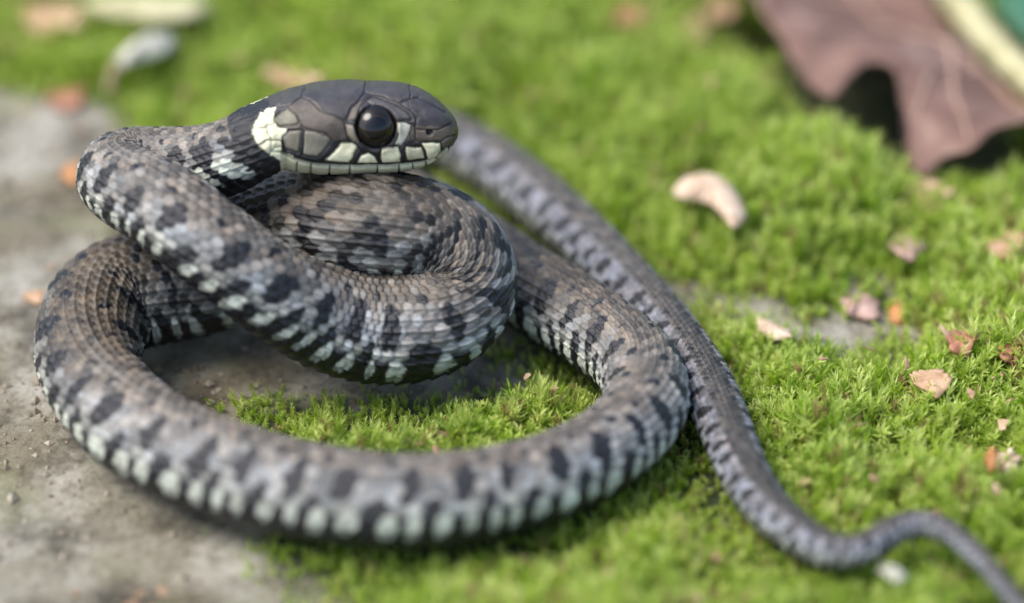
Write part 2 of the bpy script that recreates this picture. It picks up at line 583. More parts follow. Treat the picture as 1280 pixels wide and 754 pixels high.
groove([(300, 240), (362, 196), (410, 215), (455, 262), (545, 298), (572, 318)])
groove([(240, 240), (300, 240)]); groove([(357, 305), (375, 338), (478, 378)])
plate([(272, 385), (302, 352), (368, 346), (360, 400), (355, 452), (285, 432)], (0.17, 0.155, 0.115))
plate([(378, 350), (470, 362), (505, 392), (490, 422), (440, 476), (372, 462)], (0.18, 0.165, 0.125))
plate([(555, 408), (600, 406), (622, 418), (628, 432), (590, 500), (470, 492)], CREAM * 0.95)
plate([(622, 502), (645, 465), (680, 448), (708, 468), (725, 502)], CREAM)
plate([(742, 432), (820, 425), (832, 455), (832, 498), (742, 502), (732, 470)], CREAM * 0.92)
plate([(852, 425), (928, 428), (946, 482), (862, 490)], CREAM * 0.62)
plate([(930, 408), (1015, 405), (1022, 450), (990, 480), (958, 492), (945, 445)], CREAM * 0.80)
# around the eye
plate([(568, 318), (608, 328), (628, 370), (642, 412), (604, 402), (578, 372)], (0.22, 0.19, 0.14))
plate([(578, 308), (596, 255), (640, 212), (668, 208), (640, 250), (622, 312)], (0.10, 0.085, 0.065))
plate([(812, 308), (884, 320), (872, 372), (832, 422), (800, 412), (820, 370)], (0.50, 0.48, 0.38))
plate([(662, 208), (700, 195), (780, 215), (860, 262), (884, 300), (812, 305), (770, 262), (700, 240)], (0.075, 0.068, 0.066))
# crown seams
groove([(578, 308), (540, 295)]); groove([(596, 255), (640, 205), (660, 172), (668, 130), (660, 105)])
groove([(660, 172), (760, 196), (830, 225), (880, 262), (905, 300), (900, 345), (905, 400)])
groove([(668, 130), (720, 108)]); groove([(880, 205), (910, 195), (985, 240), (1040, 270)]); groove([(830, 225), (880, 205), (870, 150), (860, 110)])
groove([(884, 320), (905, 345), (1010, 345), (1060, 320)]); groove([(905, 400), (1018, 398), (1075, 370)]); groove([(1018, 398), (1022, 450), (1000, 485)])
groove([(905, 400), (850, 412)]); groove([(362, 196), (390, 150), (400, 115)])
# lower lip: thin cream strip with seams, below the mouth line
mouth = [(262, 448), (330, 484), (420, 508), (560, 515), (760, 515), (880, 506), (960, 494), (1000, 480), (1050, 430)]
mpx = cp(mouth)
my = np.interp(X, [a for a, b in mpx], [b for a, b in mpx])
under = (Y > my + 0.3) & (X > 350) & (X < 560)
HC[under] = (CREAM * 0.62) * (1 + 0.1 * jit[under][:, None])
bel = (np.arange(len(near))[None] <= lowest[:, None])     # beyond the lower outline: chin
HC[bel & (X > 350)] = np.array([0.32, 0.32, 0.25])
GR = np.minimum(GR, np.where(X > 340, np.abs(Y - my) * 0.8 + 0.2, 1e9))
for xx in (345, 412, 500, 595, 725, 826, 890, 950):
    g = cp([(xx, 500), (xx - 6, 560)])
    GR = np.minimum(GR, np.where(Y > my, seg_dist(X, Y, g, False), 1e9))
gw = smooth(0.2, 1.5 + 0.5 * vnoise(X, Y, 14, 96, 2), GR)
HC = HC * (0.16 + 0.84 * gw)[..., None]
# nostril
nd = np.hypot((X - (280 + 967 / 3.765)) / 1.25, Y - (70 + 358 / 3.765))
HC[nd < 3.6] = (0.004, 0.004, 0.004)
Hh = 0.017 * smooth(0.2, 2.6, GR) + 0.004 * jit + 0.010 * vnoise(X, Y, 30, 15, 2) - 0.05 * (1 - smooth(1.5, 4.2, nd))
# brow ridge and the hollow that holds the eye
EX, EY = 469.5, 159.5
ed = np.hypot(X - EX, Y - EY)
vis = ~bel
Hh = Hh - 0.10 * (1 - smooth(23.5, 27, ed)) * vis
HC[(ed < 25.2) & vis] = (0.008, 0.008, 0.008)
Hh = Hh + 0.020 * np.exp(-((ed - 29) / 4.0) ** 2) * vis
# corner bulge of the lips
Hh = Hh + 0.012 * np.exp(-((Y - (my - 12)) / 9.0) ** 2) * (X > 350) * vis
Hh = Hh - 0.035 * np.exp(-((Y - my) / 1.8) ** 2) * (X > 352) * (X < 560)
# collar scales relief
hf = 1 - smooth(2.35, 2.6, st[:nh])[:, None]
Hfull = Hbody.copy()
Hfull[:nh][:, near] = Hbody[:nh][:, near] * (1 - 0.0) + Hh * hf
mirror = (NA - near) % NA
Hfull[:nh][:, mirror] = Hfull[:nh][:, near]
useh = (st[:nh] < 2.55)[:, None] & ((X > 286))
cn = COL[:nh][:, near]
cn = np.where(useh[..., None], HC, cn)
COL[:nh, near] = cn
COL[:nh, mirror] = cn
Hfull[:nh, 0] = Hfull[:nh, 1]; COL[:nh, 0] = COL[:nh, 1]
PD = P + NRM * Hfull[..., None]

V = PD.reshape(-1, 3)
colf = COL.reshape(-1, 3)
i = np.arange(NR - 1)[:, None] * NA
j = np.arange(NA)[None]
jn = (j + 1) % NA
F4 = np.stack([i + j, i + jn, i + NA + jn, i + NA + j], -1).reshape(-1, 4)
nV = len(V)
V = np.vstack([V, cen[0] + (-tan[0]) * 0.012, cen[-1] + tan[-1] * 0.05])
colf = np.vstack([colf, colf[0], colf[-1]])
jj = np.arange(NA); jjn = (jj + 1) % NA
F3 = np.vstack([np.stack([jjn, jj, np.full(NA, nV)], -1),
                np.stack([(NR - 1) * NA + jj, (NR - 1) * NA + jjn, np.full(NA, nV + 1)], -1)])

M = Mat('snake_skin')
att = M.n('ShaderNodeAttribute', attribute_name='Col')
tc = M.n('ShaderNodeTexCoord')
n1 = M.noise(5, 6, 0.65, tc.outputs['Object'])
n2 = M.noise(60, 3, 0.6, tc.outputs['Object'])
r1 = M.ramp(n1.outputs[0], [(0.35, (0.68, 0.66, 0.64)), (0.65, (1.22, 1.22, 1.24))])
M.l(M.mix(1.0, att.outputs['Color'], r1.outputs[0], 'MULTIPLY'), M.b.inputs['Base Color'])
rr_ = M.n('ShaderNodeMapRange')
rr_.inputs['To Min'].default_value = 0.24
rr_.inputs['To Max'].default_value = 0.46
M.l(n1.outputs[0], rr_.inputs['Value'])
M.l(rr_.outputs[0], M.b.inputs['Roughness'])
M.b.inputs['Specular IOR Level'].default_value = 0.5
M.bump(n2.outputs[0], 0.55, 0.02)
skin_m = M.m

root = bpy.data.objects.new('grass_snake', None)
C.objects.link(root)
root.location = (float(cen[:, 0].mean()), float(cen[:, 1].mean()), 0.0)
tag(root, 'coiled grey-brown snake with black side bars and cream collar, head resting on coils', 'snake')
body = mesh_np('body', V - np.array(root.location), F4, F3, skin_m, root)
color_attr(body, colf)

# ---- eyes
def find_surface(px, py):
    dd = np.hypot(X - px, Y - py) + np.where(bel, 1e6, 0)
    k = np.unravel_index(np.argmin(dd), dd.shape)
    return k[0], near[k[1]]


def uvsphere(nu, nv_, ):
    th = np.linspace(0, math.pi, nv_ + 1)
    VV, FF = [], []
    VV.append((0, 0, 1))
    for a in th[1:-1]:
        for b in range(nu):
            f = 2 * math.pi * b / nu
            VV.append((math.sin(a) * math.cos(f), math.sin(a) * math.sin(f), math.cos(a)))
    VV.append((0, 0, -1))
    f3, f4 = [], []
    for b in range(nu):
        f3.append((0, 1 + b, 1 + (b + 1) % nu))
    for a in range(nv_ - 2):
        for b in range(nu):
            p = 1 + a * nu
            f4.append((p + b, p + nu + b, p + nu + (b + 1) % nu, p + (b + 1) % nu))
    last = len(VV) - 1
    p = 1 + (nv_ - 2) * nu
    for b in range(nu):
        f3.append((last, p + (b + 1) % nu, p + b))
    return np.array(VV, float), np.array(f4), np.array(f3)


M = Mat('snake_eye')
tc = M.n('ShaderNodeTexCoord')
sx = M.n('ShaderNodeSeparateXYZ')
M.l(tc.outputs['Object'], sx.inputs[0])
mr = M.n('ShaderNodeMapRange')
mr.inputs['From Min'].default_value = 0.10
mr.inputs['From Max'].default_value = 0.27
M.l(sx.outputs[2], mr.inputs['Value'])
r = M.ramp(mr.outputs[0], [(0.0, (0.004, 0.003, 0.003)), (0.40, (0.012, 0.009, 0.006)), (0.60, (0.006, 0.005, 0.004)), (0.63, (0.035, 0.024, 0.012)), (0.66, (0.002, 0.002, 0.003))])
M.l(r.outputs[0], M.b.inputs['Base Color'])
M.b.inputs['Roughness'].default_value = 0.03
M.b.inputs['IOR'].default_value = 1.48
eye_m = M.m
sv, s4, s3 = uvsphere(48, 32)
ER = 0.262
for m_, nm in ((1, 'near'), (-1, 'far')):
    kr, kc = find_surface(EX, EY)
    if m_ < 0:
        kc = (NA - kc) % NA
    p0 = P[kr, kc]; n0 = NRM[kr, kc]
    e = mesh_np('eye', sv * np.array([ER, ER, ER * 0.95]), s4, s3, eye_m, root)
    e.location = Vector(p0 - n0 * 0.135) - root.location
    e.rotation_euler = Vector(n0).to_track_quat('Z', 'Y').to_euler()

# ------------------------------------------------------------------ ground
def W(pxs, z=0.0):
    return [tuple(unproj(a, b, z)[:2]) for a, b in pxs]


# outline of the moss carpet and of the bare patches inside it
MOSS = W([(-700, 85), (0, 95), (110, 112), (165, 135), (180, 170), (300, 260), (520, 330), (640, 420), (560, 475), (440, 492), (330, 492), (300, 520),
          (420, 620), (330, 650), (300, 690), (410, 735), (500, 780), (580, 860), (640, 1300), (3200, 1300), (3200, -600), (-900, -600)])
BARE = [W([(560, 440), (640, 440), (672, 470), (640, 492), (560, 490), (540, 465)]),
        W([(800, 335), (850, 350), (950, 375), (1000, 400), (1090, 385), (1150, 400), (1160, 430), (1100, 450), (1040, 440), (930, 410), (850, 380)]),
        W([(1060, 345), (1120, 345), (1130, 365), (1060, 372)]),
        W([(915, 30), (950, 90), (1000, 150), (1060, 190), (1130, 235), (1200, 240), (1300, 240), (1300, 60), (1100, 0), (930, 0)])]  # cleared of moss so the hollow under the dead leaf reads dark


def snake_near(x, y):
    """distance to the snake's flank in plan, for strands lying low, and free height"""
    dmin = np.full(x.shape, 1e9); free = np.full(x.shape, 1e9)
    for k in range(0, len(CL), 4000):
        c = CL[k:k + 4000]
        for q in range(0, len(x), 4000):
            xs, ys = x[q:q + 4000, None], y[q:q + 4000, None]
            D = np.hypot(xs - c[None, :, 0], ys - c[None, :, 1])
            rr2 = c[None, :, 4] * 1.03
            dmin[q:q + 4000] = np.minimum(dmin[q:q + 4000], (D - rr2 + np.where(c[None, :, 2] > 1.3, 5, 0)).min(1))
            ins = D < rr2
            und = np.where(ins, c[None, :, 2] - np.sqrt(np.clip(rr2 ** 2 - D ** 2, 0, None)), 1e9)
            free[q:q + 4000] = np.minimum(free[q:q + 4000], und.min(1))
    return dmin, free


def moss_amount(x, y):
    n = 0.55 * vnoise(x, y, 1.6, 21, 4) + 0.25 * vnoise(x, y, 0.35, 25, 2)
    dm = seg_dist(x, y, MOSS, True) * np.where(inside(x, y, MOSS), 1, -1)
    for b in BARE:
        db = seg_dist(x, y, b, True) * np.where(inside(x, y, b), -1, 1)
        dm = np.minimum(dm, db + 0.1)
    return dm + n


def ground_h(x, y, near_snake=None):
    m = smooth(0.0, 1.4, moss_amount(x, y))
    if near_snake is None:
        near_snake, _ = snake_near(x, y)
    away = smooth(0.0, 2.0, near_snake)
    h = 0.05 * vnoise(x, y, 0.9, 31, 5) + 0.10 * vnoise(x, y, 4.0, 35, 3) * away - 0.05
    hol = BARE[3]
    hd = seg_dist(x, y, hol, True) * np.where(inside(x, y, hol), 1, -1)
    h -= 0.7 * smooth(-0.2, 0.8, hd)
    h += m * away * (0.22 + 0.50 * vnoise(x, y, 2.2, 41, 3)) + 0.20 * m * vnoise(x, y, 0.8, 44, 2) * (0.3 + 0.7 * away)
    return h


gx = np.concatenate([-np.geomspace(700, 9.5, 40), np.arange(-9.4, 11.6, 0.07), np.geomspace(11.7, 700, 40)])
gy = np.concatenate([-np.geomspace(700, 8.6, 40), np.arange(-8.5, 13.5, 0.07), np.geomspace(13.6, 1500, 44)])
GX, GY = np.meshgrid(gx, gy, indexing='ij')
x, y = GX.ravel(), GY.ravel()
inn = (np.abs(x) < 14) & (np.abs(y) < 16)
ns = np.full(x.shape, 5.0)
a_, b_ = snake_near(x[inn], y[inn])
ns[inn] = a_
gz = ground_h(x, y, ns)
mm = smooth(-0.25, 0.35, moss_amount(x, y))
mm = np.where(inside(x, y, BARE[3]), 1.0, mm)  # dark soil colour forced under the dead leaf, deepening its shade
nx_, ny_ = len(gx), len(gy)
i = np.arange(nx_ - 1)[:, None] * ny_; j = np.arange(ny_ - 1)[None]
GF = np.stack([i + j, i + ny_ + j, i + ny_ + j + 1, i + j + 1], -1).reshape(-1, 4)
M = Mat('stone_and_soil')
tc = M.n('ShaderNodeTexCoord')
o = tc.outputs['Object']
na = M.noise(0.42, 5, 0.6, o); nb_ = M.noise(1.3, 8, 0.62, o); nc = M.noise(11, 6, 0.7, o); nd_ = M.noise(0.9, 3, 0.5, o)
st1 = M.ramp(nb_.outputs[0], [(0.36, (0.08, 0.072, 0.054)), (0.45, (0.18, 0.168, 0.13)), (0.54, (0.29, 0.275, 0.225)), (0.66, (0.33, 0.315, 0.265))])
st2 = M.ramp(na.outputs[0], [(0.40, (0.55, 0.50, 0.40)), (0.5, (0.9, 0.88, 0.82)), (0.60, (1.15, 1.15, 1.17))])
c1 = M.mix(1.0, st1.outputs[0], st2.outputs[0], 'MULTIPLY')
gr_ = M.ramp(nc.outputs[0], [(0.33, (0.45, 0.42, 0.38)), (0.5, (1, 1, 1)), (0.72, (1.25, 1.25, 1.25))])
c2 = M.mix(0.8, c1, gr_.outputs[0], 'MULTIPLY')
li = M.ramp(nd_.outputs[0], [(0.52, (0, 0, 0)), (0.66, (1, 1, 1))])
lic = M.n('ShaderNodeMath', operation='MULTIPLY')
M.l(li.outputs[0], lic.inputs[0]); lic.inputs[1].default_value = 0.35
c3 = M.mix(lic.outputs[0], c2, (0.22, 0.23, 0.10))
at = M.n('ShaderNodeAttribute', attribute_name='Moss')
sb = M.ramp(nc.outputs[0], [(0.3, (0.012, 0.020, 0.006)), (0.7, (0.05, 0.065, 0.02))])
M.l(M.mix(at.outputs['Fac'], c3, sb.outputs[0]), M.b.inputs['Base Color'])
M.b.inputs['Roughness'].default_value = 0.9
M.bump(nc.outputs[0], 0.7, 0.06)
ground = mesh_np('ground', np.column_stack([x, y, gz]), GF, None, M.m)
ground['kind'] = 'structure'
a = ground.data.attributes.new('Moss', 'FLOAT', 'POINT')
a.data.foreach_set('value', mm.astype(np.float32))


def on_ground(px, py, lift):
    z = lift
    for _ in range(4):
        p = unproj(px, py, z)
        z = float(ground_h(np.array([p[0]]), np.array([p[1]]))[0]) + lift
    return unproj(px, py, z)


# ------------------------------------------------------------------ moss (nobody could count it)
def shoot_mesh(name, kind, rs):
    V, F = [], []

    def leaf(b, d, up, L, Wd):
        d = d / np.linalg.norm(d)
        s_ = np.cross(d, up)
        s_ = s_ / (np.linalg.norm(s_) + 1e-6)
        n_ = np.cross(s_, d)
        k = len(V)
        V.extend([b, b + d * L * 0.45 + s_ * Wd / 2 + n_ * L * 0.03, b + d * L * 0.45 - s_ * Wd / 2 + n_ * L * 0.03, b + d * L - n_ * L * 0.10])
        F.extend([(k, k + 1, k + 2), (k + 1, k + 3, k + 2)])

    Ht = {0: 0.42, 1: 0.55, 2: 0.34}[kind]
    lean = np.array([rs.uniform(-0.15, 0.15), rs.uniform(-0.15, 0.15), 1.0])
    nl = {0: 26, 1: 20, 2: 30}[kind]
    for q in range(nl):
        t = (q + 0.5) / nl
        h = 0.10 + 0.90 * t
        b = lean * Ht * h * 0.92
        b = b + np.array([0.03 * math.sin(h * 4 + kind), 0.02 * math.cos(h * 3), 0])
        f = q * 2.3999 + rs.uniform(-0.3, 0.3)
        el = math.radians({0: 18, 1: 50, 2: 5}[kind] + {0: 40, 1: 30, 2: 55}[kind] * t ** 2 + rs.uniform(-16, 16))
        dd = np.array([math.cos(f) * math.cos(el), math.sin(f) * math.cos(el), math.sin(el)])
        L = {0: 0.145, 1: 0.19, 2: 0.11}[kind] * (1.1 - 0.35 * abs(t - 0.5)) * rs.uniform(0.8, 1.15)
        leaf(b, dd, np.array([0, 0, 1.0]) + 0.01, L, {0: 0.034, 1: 0.026, 2: 0.042}[kind])
    # stem
    k = len(V)
    for q, hz in ((0, 0.0), (1, Ht * 0.9)):
        for f in range(3):
            V.append(lean * hz + np.array([0.010 * math.cos(f * 2.094), 0.010 * math.sin(f * 2.094), 0]))
    for f in range(3):
        g = (f + 1) % 3
        F.extend([(k + f, k + g, k + 3 + g), (k + f, k + 3 + g, k + 3 + f)])
    me = bpy.data.meshes.new(name)
    me.from_pydata([tuple(p) for p in V], [], F)
    me.materials.append(moss_m)
    at_ = me.attributes.new('tip', 'FLOAT', 'POINT')
    at_.data.foreach_set('value', np.array([min(1.0, max(0.0, p[2] / (Ht * 1.25))) for p in V], np.float32))
    return bpy.data.objects.new(name, me)            # used only as the instanced piece of the moss carpet


M = Mat('moss_leaves')
geo = M.n('ShaderNodeNewGeometry')
oi = M.n('ShaderNodeObjectInfo')
big = M.noise(0.55, 4, 0.6, geo.outputs['Position'])
mid_ = M.noise(2.6, 3, 0.6, geo.outputs['Position'])
add = M.n('ShaderNodeMath', operation='MULTIPLY_ADD')
M.l(oi.outputs['Random'], add.inputs[0]); add.inputs[1].default_value = 0.42; M.l(big.outputs[0], add.inputs[2])
add2 = M.n('ShaderNodeMath', operation='MULTIPLY_ADD')
M.l(mid_.outputs[0], add2.inputs[0]); add2.inputs[1].default_value = 0.6; M.l(add.outputs[0], add2.inputs[2])
sc_ = M.n('ShaderNodeMath', operation='MULTIPLY'); M.l(add2.outputs[0], sc_.inputs[0]); sc_.inputs[1].default_value = 0.545
col = M.ramp(sc_.outputs[0], [(0.31, (0.055, 0.14, 0.004)), (0.42, (0.17, 0.32, 0.007)), (0.52, (0.33, 0.49, 0.016)), (0.64, (0.44, 0.58, 0.06)), (0.76, (0.62, 0.60, 0.24))])
tr = M.n('ShaderNodeBsdfTranslucent')
ta = M.n('ShaderNodeAttribute', attribute_name='tip')
tp_ = M.n('ShaderNodeMath', operation='POWER'); M.l(ta.outputs['Fac'], tp_.inputs[0]); tp_.inputs[1].default_value = 1.5
tm = M.n('ShaderNodeMath', operation='MULTIPLY'); M.l(tp_.outputs[0], tm.inputs[0]); M.l(oi.outputs['Random'], tm.inputs[1])
dead = M.n('ShaderNodeMath', operation='GREATER_THAN'); M.l(oi.outputs['Random'], dead.inputs[0]); dead.inputs[1].default_value = 0.95
colt = M.mix(dead.outputs[0], M.mix(tm.outputs[0], col.outputs[0], (0.74, 0.80, 0.30)), (0.34, 0.24, 0.10))
M.l(colt, tr.inputs[0])
M.l(colt, M.b.inputs['Base Color'])
M.b.inputs['Roughness'].default_value = 0.45
mx = M.n('ShaderNodeMixShader'); mx.inputs[0].default_value = 0.5
out = M.t.nodes['Material Output']
M.l(M.b.outputs[0], mx.inputs[1]); M.l(tr.outputs[0], mx.inputs[2]); M.l(mx.outputs[0], out.inputs[0])
moss_m = M.m
rs = random.Random(5)
pieces = [shoot_mesh('moss_shoot', k % 3, rs) for k in range(9)]

# candidate positions: dense where near, thinner far off
N = 150000
mx_ = RNG.uniform(-13, 15, N); my_ = RNG.uniform(-9.5, 17, N)
vx, vy, vd = proj(np.column_stack([mx_, my_, np.zeros(N)]))
inview = (vx > -180) & (vx < 1460) & (vy > -260) & (vy < 900)
keep = inview | (RNG.random(N) < 0.25)
mx_, my_ = mx_[keep], my_[keep]
am = moss_amount(mx_, my_)
keep = am > RNG.uniform(-0.35, 0.25, len(am)) * 1.0
keep |= (am > -0.9) & (RNG.random(len(am)) < 0.012)
mx_, my_, am = mx_[keep], my_[keep], am[keep]
dn, fr = snake_near(mx_, my_)
gzz = ground_h(mx_, my_, dn)
scl = RNG.uniform(0.75, 1.3, len(mx_)) * (0.55 + 0.45 * smooth(-0.2, 0.8, am)) * (0.88 + 0.55 * vnoise(mx_, my_, 1.1, 61, 3))
scl *= 0.5 + 0.5 * smooth(0.05, 0.9, dn)
avail = np.where(fr < 50, fr - gzz, 9)
scl = np.minimum(scl, np.maximum(avail, 0) / 0.60)
keep = scl > 0.16
mx_, my_, gzz, scl, dn = mx_[keep], my_[keep], gzz[keep], scl[keep], dn[keep]
print('moss shoots', len(mx_))
mo = mesh_np('moss', np.column_stack([mx_, my_, gzz - 0.03]))
tag(mo, 'bright green carpet of short moss shoots round the snake and over the stone', 'moss', kind='stuff')
a = mo.data.attributes.new('size', 'FLOAT', 'POINT'); a.data.foreach_set('value', scl.astype(np.float32))
rot = np.column_stack([RNG.normal(0, 0.26, len(mx_)), RNG.normal(0, 0.26, len(mx_)), RNG.uniform(0, 6.283, len(mx_))]).astype(np.float32)
a = mo.data.attributes.new('turn', 'FLOAT_VECTOR', 'POINT'); a.data.foreach_set('vector', rot.ravel())
ng = bpy.data.node_groups.new('moss_carpet', 'GeometryNodeTree')
ng.interface.new_socket('Geometry', in_out='INPUT', socket_type='NodeSocketGeometry')
ng.interface.new_socket('Geometry', in_out='OUTPUT', socket_type='NodeSocketGeometry')
gi = ng.nodes.new('NodeGroupInput'); go = ng.nodes.new('NodeGroupOutput')
iop = ng.nodes.new('GeometryNodeInstanceOnPoints')
jg = ng.nodes.new('GeometryNodeJoinGeometry')
for pc in pieces:
    oin = ng.nodes.new('GeometryNodeObjectInfo')
    oin.inputs['Object'].default_value = pc
    oin.inputs['As Instance'].default_value = True
    ng.links.new(oin.outputs['Geometry'], jg.inputs[0])
m2p = ng.nodes.new('GeometryNodeMeshToPoints')
na1 = ng.nodes.new('GeometryNodeInputNamedAttribute'); na1.data_type = 'FLOAT'; na1.inputs[0].default_value = 'size'
na2 = ng.nodes.new('GeometryNodeInputNamedAttribute'); na2.data_type = 'FLOAT_VECTOR'; na2.inputs[0].default_value = 'turn'
ng.links.new(gi.outputs[0], m2p.inputs[0])
ng.links.new(m2p.outputs[0], iop.inputs['Points'])
ng.links.new(jg.outputs[0], iop.inputs['Instance'])
iop.inputs['Pick Instance'].default_value = True
ri = ng.nodes.new('FunctionNodeRandomValue'); ri.data_type = 'INT'
ri.inputs[4].default_value = 0; ri.inputs[5].default_value = len(pieces) - 1
ng.links.new(ri.outputs[2], iop.inputs['Instance Index'])
ng.links.new(na1.outputs[0], iop.inputs['Scale'])
ng.links.new(na2.outputs[0], iop.inputs['Rotation'])
ng.links.new(iop.outputs[0], go.inputs[0])
md = mo.modifiers.new('carpet', 'NODES'); md.node_group = ng

# ------------------------------------------------------------------ litter: dead leaf, flakes, twigs
def litter_mat(name, c0, c1, c2, scale=3.0, rough=0.65, transl=0.0):
    M = Mat(name)
    tc = M.n('ShaderNodeTexCoord')
    n = M.noise(scale, 6, 0.65, tc.outputs['Object'])
    r = M.ramp(n.outputs[0], [(0.30, c0), (0.52, c1), (0.74, c2)])
    M.l(r.outputs[0], M.b.inputs['Base Color'])
    M.b.inputs['Roughness'].default_value = rough
    n2 = M.noise(scale * 7, 4, 0.6, tc.outputs['Object'])
    M.bump(n2.outputs[0], 0.4, 0.02)
    return M.m


def flake(name, outline, lift, mat, label, cat, group=None, thick=0.03, dome=0.1, curl=0.0, rough=0.03, seed=1, rings=8, sub=6, centre=None, zmap=None):
    """thin leaf-like piece: outline (picture positions on its resting plane) filled with rings, given a dome, a curl and thickness"""
    cx = np.mean([a for a, b in outline]); cy = np.mean([b for a, b in outline])
    if centre:
        cx, cy = centre
    base = on_ground(cx, cy, lift)
    zb = base[2]
    ol = np.array([unproj(a, b, zb)[:2] for a, b in outline])
    P2 = catmull(np.column_stack([np.vstack([ol, ol[:1]]), np.zeros(len(ol) + 1)]), sub)[:-1, :2]
    n = len(P2)
    r = np.random.default_rng(seed)
    P2 = P2 + r.normal(0, 0.012, P2.shape)
    c = base[:2]
    T = np.linspace(0, 1, rings + 1)[1:]
    X_ = np.vstack([[c]] + [c + t * (P2 - c) for t in T])
    R_ = np.concatenate([[0]] + [np.full(n, t) for t in T])
    ext = np.abs(P2 - c).max()
    z = zb + dome * (1 - R_ ** 2) + curl * ((X_[:, 0] - c[0]) / ext) ** 2 * R_ + rough * vnoise(X_[:, 0] + seed, X_[:, 1], ext * 0.6, seed, 3) * (0.4 + R_)
    if zmap is not None:
        z = z + zmap(X_[:, 0], X_[:, 1])
    top = np.column_stack([X_, z])
    bot = top - np.array([0, 0, thick])
    nv = len(top)
    V = np.vstack([top, bot])
    f3, f4 = [], []
    for k in range(n):
        g = (k + 1) % n
        f3 += [(0, 1 + k, 1 + g), (nv, nv + 1 + g, nv + 1 + k)]
        for q in range(rings - 1):
            a, b = 1 + q * n, 1 + (q + 1) * n
            f4 += [(a + k, b + k, b + g, a + g), (nv + a + k, nv + a + g, nv + b + g, nv + b + k)]
        b = 1 + (rings - 1) * n
        f4.append((b + k, nv + b + k, nv + b + g, b + g))
    org = np.array([c[0], c[1], zb])
    ob = mesh_np(name, V - org, np.array(f4), np.array(f3), mat)
    ob.location = org
    if label:
        tag(ob, label, cat, group)
    return ob


def twig(name, pl, r0, r1, mat, label, cat, group=None, lift=0.5, parent=None):
    Pn = np.array([on_ground(a, b, lift + dz) for a, b, dz in pl])
    Q = catmull(Pn, 8)
    n = len(Q)
    tg = np.gradient(Q, axis=0); tg /= np.linalg.norm(tg, axis=1)[:, None]
    s_ = np.cross(tg, [0, 0, 1.0]); s_ /= np.linalg.norm(s_, axis=1)[:, None] + 1e-9
    u_ = np.cross(s_, tg)
    K = 10
    rad_ = np.linspace(r0, r1, n) * (1 + 0.12 * np.sin(np.arange(n) * 1.7))
    f = np.arange(K) / K * 2 * math.pi
    V = Q[:, None] + rad_[:, None, None] * (np.cos(f)[None, :, None] * s_[:, None] + np.sin(f)[None, :, None] * u_[:, None])
    V = V.reshape(-1, 3)
    i = np.arange(n - 1)[:, None] * K; j = np.arange(K)[None]; jn = (j + 1) % K
    F = np.stack([i + j, i + jn, i + K + jn, i + K + j], -1).reshape(-1, 4)
    V = np.vstack([V, Q[0], Q[-1]])
    F3 = [(n * K, (k + 1) % K, k) for k in range(K)] + [(n * K + 1, (n - 1) * K + k, (n - 1) * K + (k + 1) % K) for k in range(K)]
    org = Q[0]
    ob = mesh_np(name, V - org, F, np.array(F3), mat)
    ob.location = org
    if label:
        tag(ob, label, cat, group)
    if parent:
        ob.parent = parent
    return ob


brown_m = litter_mat('dead_leaf_brown', (0.07, 0.034, 0.024), (0.165, 0.090, 0.066), (0.33, 0.215, 0.165), 0.8)
tan_m = litter_mat('litter_tan', (0.30, 0.17, 0.08), (0.46, 0.29, 0.17), (0.58, 0.42, 0.28), 5)
pink_m = litter_mat('litter_pinkish', (0.26, 0.15, 0.12), (0.40, 0.26, 0.21), (0.54, 0.40, 0.34), 5)
orange_m = litter_mat('litter_orange', (0.30, 0.12, 0.04), (0.50, 0.23, 0.08), (0.55, 0.34, 0.18), 5)
rust_m = litter_mat('litter_rust', (0.16, 0.06, 0.03), (0.36, 0.16, 0.09), (0.50, 0.30, 0.20), 5)
cream_m = litter_mat('litter_cream', (0.34, 0.22, 0.13), (0.55, 0.41, 0.29), (0.74, 0.61, 0.48), 5)
white_m = litter_mat('litter_white', (0.28, 0.27, 0.20), (0.46, 0.45, 0.36), (0.64, 0.62, 0.54), 6)
straw_m = litter_mat('straw', (0.26, 0.24, 0.12), (0.42, 0.39, 0.21), (0.56, 0.53, 0.33), 2.5)
green_m = litter_mat('green_blade', (0.20, 0.28, 0.09), (0.34, 0.42, 0.18), (0.50, 0.55, 0.32), 2.5, 0.5)
teal_m = litter_mat('teal_leaf', (0.02, 0.09, 0.045), (0.04, 0.14, 0.075), (0.08, 0.20, 0.11), 1.5, 0.5)
bark_m = litter_mat('stem_brown', (0.16, 0.10, 0.06), (0.30, 0.21, 0.13), (0.42, 0.32, 0.22), 4)

lc = unproj(1120, 70, 1.6)


def leafwave(x, y):
    a = (x - lc[0]) * 0.72 + (y - lc[1]) * 0.69
    b = -(x - lc[0]) * 0.69 + (y - lc[1]) * 0.72
    return 0.30 * np.sin(a * 1.5 + 0.6) + 0.16 * np.sin(b * 2.1) + 0.07 * np.abs(np.sin(b * 3.1 + a * 1.2)) + 0.12 * vnoise(x, y, 1.3, 81, 3)


